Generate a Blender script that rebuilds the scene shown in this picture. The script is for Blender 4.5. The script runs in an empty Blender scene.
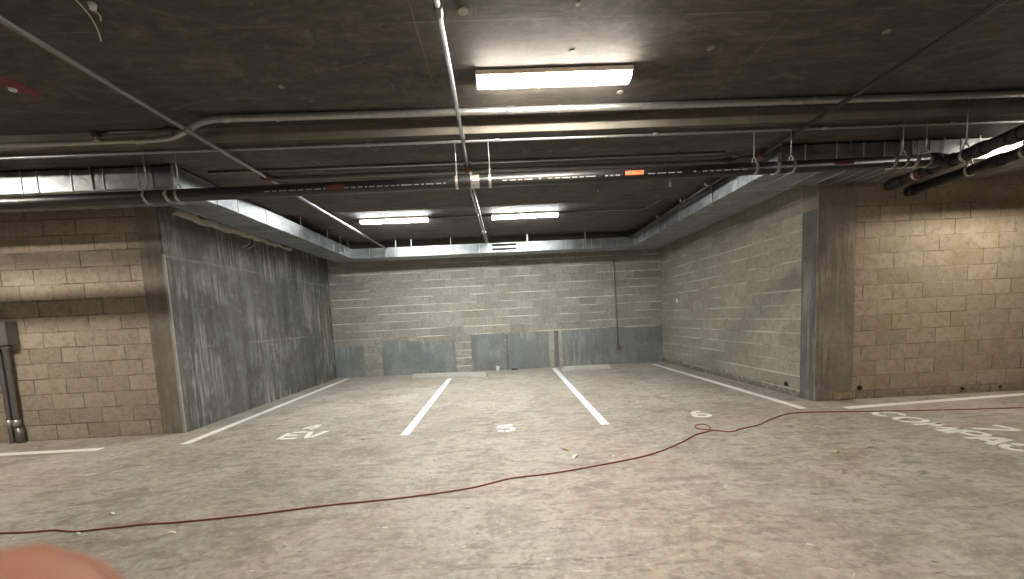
import bpy, bmesh, math, random
from mathutils import Vector, Matrix
random.seed(7)
S = bpy.context.scene
COL = S.collection
PI = math.pi
EXPO = 1.62

# ------------------------------------------------------------------ mesh helpers
def bx(bm, x0, x1, y0, y1, z0, z1, bev=0.0):
    t = bmesh.new()
    v = [t.verts.new(c) for c in ((x0,y0,z0),(x1,y0,z0),(x1,y1,z0),(x0,y1,z0),(x0,y0,z1),(x1,y0,z1),(x1,y1,z1),(x0,y1,z1))]
    for f in ((3,2,1,0),(4,5,6,7),(0,1,5,4),(1,2,6,5),(2,3,7,6),(3,0,4,7)):
        t.faces.new([v[i] for i in f])
    if bev > 0:
        bmesh.ops.bevel(t, geom=list(t.edges), offset=bev, segments=2, affect='EDGES')
    merge(bm, t)

def merge(bm, t):
    m = bpy.data.meshes.new('tmp'); t.to_mesh(m); t.free(); bm.from_mesh(m); bpy.data.meshes.remove(m)

def tube(bm, pts, r, seg=14, cap=True):
    pts = [Vector(p) for p in pts]
    n = len(pts)
    rad = r if isinstance(r, (list, tuple)) else [r]*n
    tan = []
    for i in range(n):
        a = pts[max(0, i-1)]; b = pts[min(n-1, i+1)]
        tan.append((b-a).normalized())
    up = Vector((0,0,1)) if abs(tan[0].z) < .9 else Vector((1,0,0))
    nrm = (up - tan[0]*up.dot(tan[0])).normalized()
    rings = []
    for i in range(n):
        nrm = (nrm - tan[i]*nrm.dot(tan[i])).normalized()
        bi = tan[i].cross(nrm)
        rings.append([bm.verts.new(pts[i] + (nrm*math.cos(2*PI*k/seg) + bi*math.sin(2*PI*k/seg))*rad[i]) for k in range(seg)])
    for i in range(n-1):
        for k in range(seg):
            f = bm.faces.new((rings[i][k], rings[i][(k+1)%seg], rings[i+1][(k+1)%seg], rings[i+1][k])); f.smooth = True
    if cap:
        bm.faces.new(rings[0][::-1]); bm.faces.new(rings[-1])

def shell(bm, c, axis, r0, r1, w, seg=24, a0=0, a1=2*PI):
    """a band of rectangular section round an axis ('x','y','z')"""
    ax = {'x':Vector((1,0,0)),'y':Vector((0,1,0)),'z':Vector((0,0,1))}[axis]
    u = Vector((0,0,1)) if axis != 'z' else Vector((1,0,0)); v = ax.cross(u); c = Vector(c)
    full = abs(a1-a0-2*PI) < 1e-6
    n = seg if full else seg+1
    R = []
    for i in range(n):
        t = a0 + (a1-a0)*i/seg; d = u*math.cos(t)+v*math.sin(t)
        R.append([bm.verts.new(c+d*r+ax*s) for r, s in ((r0,-w/2),(r1,-w/2),(r1,w/2),(r0,w/2))])
    for i in range(seg):
        A = R[i]; B = R[(i+1)%n]
        for k in range(4):
            bm.faces.new((A[k], A[(k+1)%4], B[(k+1)%4], B[k]))
    if not full:
        bm.faces.new(R[0]); bm.faces.new(R[-1][::-1])

def sph(bm, c, r, sx=1, sy=1, sz=1, u=14, v=10):
    t = bmesh.new(); bmesh.ops.create_uvsphere(t, u_segments=u, v_segments=v, radius=r)
    for f in t.faces: f.smooth = True
    bmesh.ops.transform(t, matrix=Matrix.Translation(c) @ Matrix.Diagonal((sx,sy,sz,1)), verts=t.verts)
    merge(bm, t)

def prism(bm, poly, z0, z1):
    a = [bm.verts.new((x,y,z0)) for x,y in poly]; b = [bm.verts.new((x,y,z1)) for x,y in poly]
    n = len(poly)
    bm.faces.new(a[::-1]); bm.faces.new(b)
    for i in range(n): bm.faces.new((a[i], a[(i+1)%n], b[(i+1)%n], b[i]))

def obj(name, bm, mat, parent=None, **props):
    bmesh.ops.recalc_face_normals(bm, faces=bm.faces)
    m = bpy.data.meshes.new(name); bm.to_mesh(m); bm.free()
    o = bpy.data.objects.new(name, m); COL.objects.link(o)
    if mat: m.materials.append(mat)
    if parent: o.parent = parent
    for k, v in props.items(): o[k] = v
    return o
def new(): return bmesh.new()

def thing(name, label, cat, group=None):
    o = bpy.data.objects.new(name, None); o.empty_display_size = .1; COL.objects.link(o)
    o['label'] = label; o['category'] = cat
    if group: o['group'] = group
    return o
def rebase(root):
    """move an Empty to the base of its parts, keeping the parts where they are"""
    vs = [o.matrix_basis @ v.co for o in children_all(root) if o.type == 'MESH' for v in o.data.vertices]
    if not vs: return
    c = Vector(((min(v.x for v in vs)+max(v.x for v in vs))/2, (min(v.y for v in vs)+max(v.y for v in vs))/2, min(v.z for v in vs)))
    root.location = c
    for ch in root.children: ch.location = ch.location - c
def children_all(o):
    r = []
    for c in o.children: r.append(c); r += children_all(c)
    return r
def tag(o, label, cat, group=None, kind=None):
    o['label'] = label; o['category'] = cat
    if group: o['group'] = group
    if kind: o['kind'] = kind
    return o
def struct(name, bm, mat): 
    return obj(name, bm, mat, kind='structure')

# ------------------------------------------------------------------ materials
class N:
    def __init__(s, name):
        s.m = bpy.data.materials.new(name); s.m.use_nodes = True; s.t = s.m.node_tree; s.t.nodes.clear()
        s.out = s.n('ShaderNodeOutputMaterial'); s.b = s.n('ShaderNodeBsdfPrincipled'); s.l(s.b.outputs[0], s.out.inputs[0])
        s.tc = s.n('ShaderNodeTexCoord')
    def n(s, t, **k):
        x = s.t.nodes.new(t)
        for a, b in k.items(): setattr(x, a, b)
        return x
    def l(s, a, b): s.t.links.new(a, b)
    def val(s, node, sock, v):
        if hasattr(v, 'is_output'): s.l(v, node.inputs[sock])
        else: node.inputs[sock].default_value = v
    def xyz(s): 
        x = s.n('ShaderNodeSeparateXYZ'); s.l(s.tc.outputs['Object'], x.inputs[0]); return x.outputs
    def comb(s, x, y, z=0.0):
        c = s.n('ShaderNodeCombineXYZ')
        for i, v in enumerate((x, y, z)): s.val(c, i, v)
        return c.outputs[0]
    def math(s, op, a, b=0.0, clamp=False):
        x = s.n('ShaderNodeMath', operation=op, use_clamp=clamp); s.val(x, 0, a); s.val(x, 1, b); return x.outputs[0]
    def noise(s, scale, detail=4, rough=.55, vec=None, sc=None, dist=0.0):
        x = s.n('ShaderNodeTexNoise'); x.inputs['Scale'].default_value = scale; x.inputs['Detail'].default_value = detail
        x.inputs['Roughness'].default_value = rough; x.inputs['Distortion'].default_value = dist
        v = vec if vec is not None else s.tc.outputs['Object']
        if sc:
            mp = s.n('ShaderNodeMapping'); s.l(v, mp.inputs[0]); mp.inputs['Scale'].default_value = sc; v = mp.outputs[0]
        s.l(v, x.inputs['Vector']); return x.outputs['Fac']
    def ramp(s, fac, stops):
        x = s.n('ShaderNodeValToRGB'); s.l(fac, x.inputs[0]); e = x.color_ramp.elements
        while len(e) < len(stops): e.new(.5)
        for i, (p, c) in enumerate(stops):
            e[i].position = p; e[i].color = (c, c, c, 1) if isinstance(c, (int, float)) else (*c, 1)
        return x.outputs[0]
    def mix(s, fac, a, b, bt='MIX'):
        x = s.n('ShaderNodeMix', data_type='RGBA', blend_type=bt)
        s.val(x, 0, fac)
        for i, v in ((6, a), (7, b)):
            if hasattr(v, 'is_output'): s.l(v, x.inputs[i])
            else: x.inputs[i].default_value = (*v, 1)
        return x.outputs[2]
    def bump(s, h, strength=.4, dist=.01):
        x = s.n('ShaderNodeBump'); x.inputs['Strength'].default_value = strength; x.inputs['Distance'].default_value = dist
        s.l(h, x.inputs['Height']); s.l(x.outputs[0], s.b.inputs['Normal'])
    def fin(s, col, rough=.8, metal=0.0):
        s.val(s.b, 'Base Color', col if hasattr(col, 'is_output') else (*col, 1)); s.val(s.b, 'Roughness', rough); s.val(s.b, 'Metallic', metal)
        return s.m

def flat(name, c, rough=.6, metal=0.0, var=.12, sc=30):
    k = N(name); f = k.noise(sc, 3)
    a = tuple(x*(1-var) for x in c); b = tuple(min(1, x*(1+var)) for x in c)
    return k.fin(k.ramp(f, [(.3, a), (.7, b)]), rough, metal)

def block(name, axis, ox, oz, c_lo, c_hi, mortar, msize=.006, hlight=None, hl_amt=0.0, stain=(.30,.23,.14), stain_amt=.25, base_dirt=0.0, recess=.5):
    k = N(name); p = k.xyz()
    vec = k.comb(k.math('SUBTRACT', p[axis], ox), k.math('SUBTRACT', p['Z'], oz))
    wob = k.noise(9, 2); 
    # slightly wavering joints
    wv = k.n('ShaderNodeVectorMath', operation='ADD'); k.l(vec, wv.inputs[0])
    wn = k.n('ShaderNodeTexNoise'); wn.inputs['Scale'].default_value = 5; k.l(k.tc.outputs['Object'], wn.inputs['Vector'])
    ws = k.n('ShaderNodeVectorMath', operation='MULTIPLY_ADD'); k.l(wn.outputs['Color'], ws.inputs[0]); ws.inputs[1].default_value = (.012,.012,0); ws.inputs[2].default_value = (-.006,-.006,0)
    k.l(ws.outputs[0], wv.inputs[1])
    br = k.n('ShaderNodeTexBrick'); k.l(wv.outputs[0], br.inputs['Vector'])
    br.inputs['Color1'].default_value = (0,0,0,1); br.inputs['Color2'].default_value = (1,1,1,1); br.inputs['Mortar'].default_value = (.5,.5,.5,1)
    br.inputs['Scale'].default_value = 1; br.inputs['Mortar Size'].default_value = msize; br.inputs['Mortar Smooth'].default_value = .35
    br.inputs['Brick Width'].default_value = .4064; br.inputs['Row Height'].default_value = .2032
    per = k.ramp(br.outputs['Color'], [(.0, c_lo), (1., c_hi)])
    g1 = k.noise(48, 5, .72); g2 = k.noise(2.2, 5, .6, dist=.4); g3 = k.noise(14, 5, .6)
    col = k.mix(k.ramp(g1, [(.45, 0.0), (.75, .75)]), per, tuple(x*1.22 for x in c_hi))
    col = k.mix(k.ramp(g1, [(.25, .85), (.47, 0.0)]), col, tuple(x*.58 for x in c_lo))
    col = k.mix(k.ramp(g3, [(.34, .5), (.52, 0.0)]), col, tuple(x*.68 for x in c_lo))
    col = k.mix(k.math('MULTIPLY', k.ramp(g2, [(.48, 0.0), (.72, 1.0)]), stain_amt), col, stain)
    # mortar: dark where raked, light where smeared, patchy
    mf = br.outputs['Fac']
    pat = k.ramp(k.noise(3.1, 4), [(.38, .15), (.62, 1.0)])
    col = k.mix(k.math('MULTIPLY', mf, pat), col, mortar)
    if hlight:
        # horizontal bed joints smeared pale
        zz = k.math('FRACT', k.math('DIVIDE', k.math('SUBTRACT', p['Z'], oz-.010), .2032))
        band = k.ramp(zz, [(0.0, 1.0), (.07, 1.0), (.13, 0.0), (1.0, 0.0)])
        nz = k.ramp(k.noise(1.0, 3, sc=(1.3,1.3,4.9)), [(.40, 0.0), (.60, 1.0)])
        col = k.mix(k.math('MULTIPLY', k.math('MULTIPLY', band, nz), hl_amt), col, hlight)
    if base_dirt:
        zb = k.ramp(k.math('ADD', p['Z'], k.math('MULTIPLY', k.noise(5, 4), .22)), [(.16, 1.0), (.26, 0.0)])
        dn = k.ramp(k.noise(16, 4, .7), [(.38, 1.0), (.66, .15)])
        col = k.mix(k.math('MULTIPLY', k.math('MULTIPLY', zb, dn), base_dirt), col, (.10,.088,.075))
    h = k.math('SUBTRACT', k.math('MULTIPLY', g1, .25), k.math('MULTIPLY', mf, recess*2))
    k.bump(k.math('ADD', h, k.math('MULTIPLY', g3, .35)), .55, .010)
    return k.fin(col, .92)

def concrete(name, lo, mid, hi, vstreak=0.0, axis='X', hl=(), sc=1.0, rough=.85, bump=.25):
    k = N(name); p = k.xyz()
    n1 = k.noise(1.1*sc, 6, .62, dist=.5); n2 = k.noise(8*sc, 6, .65); n3 = k.noise(60, 4, .7)
    col = k.ramp(n1, [(.28, lo), (.5, mid), (.74, hi)])
    col = k.mix(k.ramp(n2, [(.3, .55), (.58, 0.0)]), col, lo)
    if vstreak:
        s1 = k.noise(1.0, 6, .72, sc=(4.5,4.5,.45), dist=.35); s2 = k.noise(1.0, 6, .75, sc=(17,17,1.0), dist=.25); s3 = k.noise(.9, 4, .6)
        col = k.mix(k.math('MULTIPLY', k.ramp(s1, [(.34, .8), (.50, 0.0)]), vstreak), col, tuple(x*.6 for x in lo))
        col = k.mix(k.math('MULTIPLY', k.ramp(s1, [(.53, 0.0), (.70, .8)]), vstreak), col, tuple(x*1.2 for x in hi))
        col = k.mix(k.math('MULTIPLY', k.ramp(n2, [(.55, 0.0), (.72, .6)]), vstreak), col, tuple(x*1.3 for x in hi))
        g = k.math('MULTIPLY', k.ramp(s2, [(.47, 0.0), (.58, 1.0)]), k.ramp(s3, [(.46, 0.0), (.58, 1.0)]))
        col = k.mix(k.math('MULTIPLY', g, vstreak), col, tuple(x*1.9 for x in hi))
    for z in hl:
        d = k.math('ABSOLUTE', k.math('SUBTRACT', k.math('ADD', p['Z'], k.math('MULTIPLY', k.noise(2.5, 2), .05)), z+.025))
        col = k.mix(k.math('MULTIPLY', k.ramp(d, [(.006, 1.0), (.02, 0.0)]), k.ramp(k.noise(1.7, 3), [(.42, .05), (.55, .9)])), col, tuple(x*1.35 for x in hi))
    col = k.mix(k.ramp(n3, [(.62, 0.0), (.8, .5)]), col, tuple(x*1.25 for x in hi))
    k.bump(k.math('ADD', n2, k.math('MULTIPLY', n3, .4)), bump, .012)
    return k.fin(col, rough)

def floor_mat():
    k = N('floor_concrete'); p = k.xyz()
    big = k.noise(.55, 5, .6, dist=.7); mid = k.noise(2.3, 7, .66, dist=.6); fine = k.noise(22, 6, .72)
    grit = k.noise(110, 4, .7)
    col = k.ramp(big, [(.28, (.315,.275,.225)), (.48, (.425,.385,.322)), (.70, (.510,.470,.400))])
    tint = k.noise(.8, 4, .6, dist=.5)
    col = k.mix(k.ramp(tint, [(.40, .6), (.52, 0.0)]), col, (.41,.325,.255))
    col = k.mix(k.ramp(mid, [(.34, .8), (.52, 0.0)]), col, (.250,.210,.168))
    col = k.mix(k.ramp(mid, [(.55, 0.0), (.74, .6)]), col, (.53,.495,.43))
    # swirling trowel marks
    sw = k.noise(1.6, 6, .7, sc=(1.0,3.2,1), dist=2.2)
    col = k.mix(k.ramp(sw, [(.38, .6), (.47, 0.0)]), col, (.205,.175,.148))
    col = k.mix(k.ramp(sw, [(.55, 0.0), (.66, .5)]), col, (.52,.485,.42))
    sm = k.noise(3.4, 5, .6, sc=(.8,2.2,1), dist=1.4)
    col = k.mix(k.ramp(sm, [(.29, .9), (.36, 0.0)]), col, (.10,.088,.076))
    m2 = k.noise(9, 6, .72, sc=(1,1.6,1), dist=.8)
    col = k.mix(k.ramp(m2, [(.33, .75), (.48, 0.0)]), col, (.23,.196,.160))
    col = k.mix(k.ramp(m2, [(.54, 0.0), (.68, .6)]), col, (.56,.525,.46))
    col = k.mix(k.ramp(fine, [(.32, .7), (.47, 0.0)]), col, (.19,.163,.138))
    col = k.mix(k.ramp(fine, [(.56, 0.0), (.72, .7)]), col, (.60,.565,.50))
    sc2 = k.noise(2.4, 4, .6, sc=(.7,9,1), dist=1.0)
    col = k.mix(k.ramp(sc2, [(.66, 0.0), (.71, .5)]), col, (.62,.58,.51))
    pit = k.noise(6, 3, .55, sc=(1,2.2,1)); col = k.mix(k.ramp(pit, [(.235, .9), (.27, 0.0)]), col, (.075,.066,.058))
    wsp = k.noise(7, 3, .6, sc=(1.0,2.0,1), dist=.8)
    col = k.mix(k.ramp(wsp, [(.68, 0.0), (.73, .7)]), col, (.70,.665,.59))
    k.bump(k.math('ADD', k.math('MULTIPLY', fine, .6), k.math('MULTIPLY', grit, .3)), .22, .008)
    r = k.ramp(mid, [(.35, .50), (.65, .72)])
    return k.fin(col, r)

def ceiling_mat():
    k = N('board_formed_ceiling'); p = k.xyz()
    n1 = k.noise(.9, 6, .6, dist=.6); n2 = k.noise(1.0, 6, .65, sc=(2.2,11,4)); n3 = k.noise(40, 4, .7)
    col = k.ramp(n1, [(.28, (.052,.047,.038)), (.5, (.076,.069,.056)), (.74, (.104,.096,.080))])
    col = k.mix(k.ramp(n2, [(.32, .6), (.52, 0.0)]), col, (.040,.036,.029))
    col = k.mix(k.ramp(n2, [(.55, 0.0), (.75, .45)]), col, (.140,.130,.110))
    br = k.n('ShaderNodeTexBrick')
    k.l(k.comb(k.math('ADD', p['X'], .45), k.math('SUBTRACT', p['Y'], 2.60-1.22*4)), br.inputs['Vector'])
    br.inputs['Scale'].default_value = 1; br.inputs['Brick Width'].default_value = 2.44; br.inputs['Row Height'].default_value = 1.22
    br.inputs['Mortar Size'].default_value = .007; br.inputs['Mortar Smooth'].default_value = .4; br.offset = .0
    br.inputs['Color1'].default_value = (0,0,0,1); br.inputs['Color2'].default_value = (1,1,1,1)
    col = k.mix(k.ramp(br.outputs['Color'], [(0., .28), (1., 0.0)]), col, (.046,.041,.033))
    col = k.mix(k.math('MULTIPLY', br.outputs['Fac'], k.ramp(k.noise(2, 3), [(.4, .1), (.62, .8)])), col, (.15,.138,.115))
    sw = k.noise(1.3, 7, .72, sc=(1.0,2.6,1), dist=2.4)
    col = k.mix(k.ramp(sw, [(.36, .7), (.48, 0.0)]), col, (.034,.030,.024))
    col = k.mix(k.ramp(sw, [(.54, 0.0), (.66, .55)]), col, (.155,.142,.118))
    m3 = k.noise(14, 6, .72, sc=(1,1.7,1)); col = k.mix(k.ramp(m3, [(.34, .6), (.48, 0.0)]), col, (.042,.038,.031)); col = k.mix(k.ramp(m3, [(.55, 0.0), (.70, .5)]), col, (.145,.134,.112))
    sp = k.noise(5.5, 3, .5, sc=(1,2.0,1)); col = k.mix(k.ramp(sp, [(.70, 0.0), (.76, .5)]), col, (.20,.185,.16))
    bug = k.noise(13, 2, .5); col = k.mix(k.ramp(bug, [(.235, .9), (.265, 0.0)]), col, (.03,.026,.02))
    scr = k.noise(1.2, 4, .6, sc=(9,1.4,1)); col = k.mix(k.ramp(scr, [(.66, 0.0), (.72, .35)]), col, (.17,.158,.135))
    k.bump(k.math('ADD', n2, k.math('MULTIPLY', n3, .4)), .3, .008)
    return k.fin(col, .8)

def galv(name='galvanised_sheet'):
    k = N(name)
    v = k.n('ShaderNodeTexVoronoi'); v.inputs['Scale'].default_value = 28; k.l(k.tc.outputs['Object'], v.inputs['Vector'])
    f = k.n('ShaderNodeSeparateColor'); k.l(v.outputs['Color'], f.inputs[0])
    n = k.noise(3.5, 4)
    col = k.mix(k.ramp(n, [(.35, 0.0), (.65, 1.0)]), (.25,.265,.275), (.43,.445,.455))
    r = k.math('ADD', k.math('MULTIPLY', f.outputs[0], .10), k.ramp(n, [(.3, .34), (.7, .46)]))
    k.bump(k.noise(3.2, 3), .45, .03)
    return k.fin(col, r, .92)

def emit(name, c, s):
    k = N(name); k.fin((.9,.9,.88), .3)
    k.b.inputs['Emission Color'].default_value = (*c, 1); k.b.inputs['Emission Strength'].default_value = s
    return k.m

def paint_mat(name, c=(.88,.87,.84), wear=.30, under=(.36,.32,.27)):
    k = N(name); f = k.noise(26, 5, .7); g = k.noise(120, 3, .7)
    col = k.mix(k.ramp(f, [(.30, wear*2), (.46, 0.0)]), c, under)
    col = k.mix(k.ramp(g, [(.3, wear), (.5, 0.0)]), col, tuple(x*.8 for x in c))
    k.bump(g, .1, .003)
    return k.fin(col, .65)

M = {}
M['floor'] = floor_mat()
M['ceil'] = ceiling_mat()
M['blk_left'] = block('tan_block_dark_joint', 'X', .33, .002, (.290,.242,.182), (.400,.340,.262), (.125,.098,.072), .0085)
M['blk_right'] = block('tan_block_worn', 'X', .133, .110, (.320,.265,.192), (.425,.355,.262), (.155,.120,.083), .0080, hlight=(.50,.43,.33), hl_amt=.25, stain=(.30,.20,.09), stain_amt=.4, base_dirt=.6)
M['blk_back'] = block('grey_block_pale_beds', 'X', .01, .152, (.250,.238,.205), (.365,.350,.305), (.200,.185,.155), .006, hlight=(.66,.64,.57), hl_amt=1.0, stain=(.20,.18,.14), stain_amt=.35, recess=.2)
M['blk_bay'] = block('grey_block_side', 'Y', .40, .100, (.250,.230,.188), (.340,.312,.258), (.185,.166,.132), .0060, hlight=(.58,.55,.47), hl_amt=.8, stain=(.21,.19,.14), stain_amt=.4, base_dirt=.95, recess=.25)
M['con_dark'] = concrete('dark_cast_concrete', (.074,.074,.067), (.108,.108,.098), (.162,.161,.147), vstreak=.9, axis='Y', hl=(1.13, 2.34))
M['con_pier'] = concrete('brown_cast_concrete', (.150,.127,.101), (.225,.195,.158), (.310,.272,.225), vstreak=.30, sc=1.7)
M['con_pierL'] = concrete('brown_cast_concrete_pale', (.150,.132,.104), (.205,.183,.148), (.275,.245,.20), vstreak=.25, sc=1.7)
M['con_strip'] = concrete('grey_cast_strip', (.082,.084,.073), (.115,.117,.103), (.160,.160,.142), vstreak=.5)
M['con_strip2'] = concrete('darker_render', (.115,.12,.115), (.155,.16,.153), (.20,.205,.195), vstreak=.4, sc=2)  # darker grey render for the narrow strips between the patches
M['con_edge'] = concrete('pale_arris', (.26,.25,.22), (.34,.325,.29), (.42,.40,.36), vstreak=.2)
M['lit_beam_face'] = concrete('lit_beam_face', (.15,.135,.108), (.195,.178,.145), (.24,.22,.18), sc=3)  # paler than the ceiling concrete: lamplight on the beam front put into the colour
M['parge'] = concrete('blue_grey_render', (.165,.175,.172), (.215,.225,.220), (.275,.285,.278), vstreak=.35, sc=1.6)
M['stop'] = concrete('wheel_stop_concrete', (.36,.35,.31), (.44,.43,.385), (.52,.51,.46), sc=3)
M['galv'] = galv()
M['seam'] = flat('bright_seam', (.60,.62,.63), .5, .7)
M['steel'] = flat('dull_steel_pipe', (.20,.195,.19), .42, .6)
M['emt'] = flat('zinc_conduit', (.40,.40,.395), .42, .8)
M['dark_steel'] = flat('black_steel_pipe', (.055,.048,.044), .45, .3)
M['strap'] = flat('zinc_strap', (.45,.44,.42), .45, .8)
M['rod'] = flat('zinc_rod', (.55,.54,.52), .45, .8)
M['abs'] = flat('black_plastic_pipe', (.013,.012,.012), .40, 0, .1)
M['red'] = flat('red_fitting', (.115,.028,.022), .5, 0, .2)
M['abs'].node_tree.nodes['Principled BSDF'].inputs['Specular IOR Level'].default_value = .7
M['dull_red'] = flat('dull_red_wrap', (.07,.020,.016), .6, 0, .2)
M['abs_short'] = flat('black_plastic_matt', (.010,.010,.010), .55, 0, .1)
M['orange'] = flat('orange_label', (.80,.17,.07), .55, 0, .15, 60)
M['print'] = flat('white_print', (.36,.36,.35), .6)
M['housing'] = flat('white_enamel', (.70,.62,.50), .45)
M['lens_warm'] = emit('lit_lens_warm', (1.0,.92,.81), 70)
M['lens_soft'] = emit('lit_lens_older', (1.0,.90,.77), 34)
M['lens_cool'] = emit('lit_lens_cool', (.96,1.0,.97), 74)
M['paint'] = paint_mat('white_line_paint')
M['paint_blue'] = paint_mat('cool_white_line_paint', (.80,.83,.86), .25)
M['paint_red'] = paint_mat('faded_red_paint', (.16,.022,.018), .3, (.13,.10,.08))
M['cable'] = flat('red_brown_cable', (.27,.085,.062), .6, 0, .2)
M['grey_box'] = flat('grey_box_paint', (.16,.155,.14), .5, .2)
M['box_face'] = flat('pale_box_face', (.40,.38,.34), .5, .2)
M['white'] = flat('white_plastic', (.78,.78,.75), .45)
M['paper'] = flat('scrap_paper', (.75,.70,.60), .8)
M['hole'] = flat('dark_hole', (.012,.011,.010), .9)
M['wool'] = concrete('mineral_wool', (.20,.185,.155), (.28,.26,.22), (.38,.355,.30), sc=6)
M['wire'] = flat('pale_wire', (.52,.50,.46), .6)

# ------------------------------------------------------------------ the setting
H = 3.2
XL, XR, YB, YL, YR = -4.303, 4.174, 9.936, 5.166, 5.011
b = new(); bx(b, -9, 9, -7, 10.2, -.2, 0); struct('floor', b, M['floor'])
b = new(); bx(b, -9, 9, -7, 10.2, H, H+.25); ceil = struct('ceiling', b, M['ceil'])
b = new(); bx(b, -9, 9, 3.80, 6.17, 3.067, H); struct('ceiling_beam', b, M['ceil'])
b = new(); bx(b, -9, 9, 3.793, 3.7995, 3.070, H); struct('lit_face_trim', b, M['lit_beam_face'])  # thin sheet added over the beam front to carry its painted-in lit tone
b = new(); bx(b, -9, -4.600, YL, YL+.2, 0, H); struct('wall_left', b, M['blk_left'])
b = new(); bx(b, -4.60, XL, YL+.02, 10.2, 0, H); struct('wall_bay_left', b, M['con_dark'])
b = new(); bx(b, -4.600, XL-.03, YL-.004, YL+.02, 0, 3.067); struct('trim_1', b, M['con_pierL'])
b = new(); bx(b, XL-.03, XL, YL-.004, YL+.02, 0, 2.36); struct('trim_2', b, M['con_edge'])
b = new(); bx(b, XL-.03, XL, YL-.004, YL+.02, 2.36, 3.067); struct('trim_3', b, M['con_strip'])
b = new(); bx(b, XL, XR, YB, YB+.26, 0, H); struct('wall_back', b, M['blk_back'])
b = new(); bx(b, XR, XR+.30, YR+.26, 10.2, 0, H); struct('wall_bay_right', b, M['blk_bay'])
b = new(); bx(b, XR-.004, XR+.30, YR+.02, YR+.26, 0, 2.55); struct('trim_4', b, M['con_strip'])
b = new(); bx(b, XR-.004, XR+.30, YR+.02, YR+.26, 2.55, 3.067); struct('trim_5', b, M['con_pierL'])
b = new(); bx(b, XR, 4.675, YR, YR+.02, .0, 3.067); struct('trim_6', b, M['con_pier'])
b = new(); bx(b, 4.69, 9, YR+.012, YR+.25, 0, H); struct('wall_right', b, M['blk_right'])
b = new(); bx(b, 4.66, 4.70, YR+.02, YR+.25, 0, H); struct('trim_7', b, M['hole'])
b = new(); bx(b, -9.2, -9, -7, 5.4, 0, H); struct('wall_side_left', b, M['blk_bay'])
b = new(); bx(b, 9, 9.2, -7, 5.4, 0, H); struct('wall_side_right', b, M['blk_bay'])
b = new(); bx(b, -9.2, 9.2, -7.2, -7, 0, H); struct('wall_rear', b, M['blk_left'])

# grey rendered patches at the foot of the back wall, ragged edges
def parge(name, x0, x1, top, mat=M['parge'], t=.02, rag=.018):
    b = new(); pts = []
    n = max(2, int((x1-x0)/.12))
    for i in range(n+1): pts.append((x0+(x1-x0)*i/n, (top(x0+(x1-x0)*i/n) if callable(top) else top)+random.uniform(-rag, rag)))
    m = 6
    right = [(x1+random.uniform(-rag, rag)*.8, pts[-1][1]*(1-k/m)) for k in range(1, m)]+[(x1, 0)]
    left = [(x0, 0)]+[(x0+random.uniform(-rag, rag)*.8, pts[0][1]*k/m) for k in range(1, m)]
    poly = left+pts+right
    f = [b.verts.new((x, YB-t, z)) for x, z in poly]; r = [b.verts.new((x, YB, z)) for x, z in poly]
    b.faces.new(f); b.faces.new(r[::-1])
    for i in range(len(poly)): b.faces.new((f[i], f[(i+1)%len(poly)], r[(i+1)%len(poly)], r[i]))
    return struct(name, b, mat)
parge('trim_8', XL+.002, -3.56, .795)
parge('trim_9', -3.10, -1.22, lambda x: .90-.035*(x+3.1))
parge('trim_10', -.82, .070, .935)
parge('trim_11', .075, .150, .90, M['con_strip2'], .012, .010)
parge('trim_12', .155, 1.20, .94)
parge('trim_13', 1.20, 1.33, .945, M['con_edge'], .024, .010)
parge('trim_14', 1.34, 1.45, .94, M['con_strip2'], .016, .008)
parge('trim_15', 1.455, 1.55, .95, M['con_edge'], .024, .010)
parge('trim_16', 1.56, 4.17, lambda x: .95+.02*math.sin(x*3))

# form plugs, chipped spots on the soffit: parts of the ceiling
for x, y, r in ((-.14,2.52,.032),(.60,2.91,.020),(1.11,3.437,.026),(1.61,2.92,.026),(2.805,2.81,.024),(.56,2.49,.016),(-1.62,3.20,.022)):
    b = new(); tube(b, [(x,y,H-.006),(x,y,H+.002)], r, 12); obj('form_plug', b, M['con_pier'], ceil)

# ------------------------------------------------------------------ ceiling lights
def light_fixture(label, x, y, lens, rot=0, z=H):
    t = thing('ceiling_light', label, 'ceiling light', 'strip lights under the slab')
    L, W, hh = 1.21, .16, .075
    b = new(); bx(b, x-L/2, x+L/2, y-W/2, y+W/2, z-.034, z, .003); obj('housing', b, M['housing'], t)
    b = new()
    prof = [(-W/2+.020,-.034),(-W/2+.020,-.052),(-W/2+.030,-.066),(-.03,-.072),(.03,-.072),(W/2-.030,-.066),(W/2-.020,-.052),(W/2-.020,-.034)]
    A = [b.verts.new((x-L/2+.012, y+a, z+c)) for a, c in prof]; B = [b.verts.new((x+L/2-.012, y+a, z+c)) for a, c in prof]
    for i in range(len(prof)): b.faces.new((A[i], A[(i+1)%len(prof)], B[(i+1)%len(prof)], B[i]))
    b.faces.new(A); b.faces.new(B[::-1])
    obj('diffuser', b, lens, t)
    for s in (-1, 1):
        b = new(); e = x+s*(L/2-.006)
        A = [b.verts.new((e-.006, y+a*1.02, z+c*1.01)) for a, c in prof]; B = [b.verts.new((e+.006, y+a*1.02, z+c*1.01)) for a, c in prof]
        for i in range(len(prof)): b.faces.new((A[i], A[(i+1)%len(prof)], B[(i+1)%len(prof)], B[i]))
        b.faces.new(A); b.faces.new(B[::-1])
        obj('end_cap', b, M['housing'], t, )
    rebase(t); return t
light_fixture('lit strip light in front of the dropped beam, largest of the lights', .50, 3.16, M['lens_warm'])
light_fixture('lit strip light in the bay, nearer the streaked dark concrete wall', -1.82, 7.12, M['lens_cool'])
light_fixture('lit strip light in the bay, above the grille of the back duct', .52, 7.16, M['lens_cool'])
light_fixture('lit strip light lighting the electrical box wall, out of frame', -6.15, 3.16, M['lens_warm'])
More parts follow.
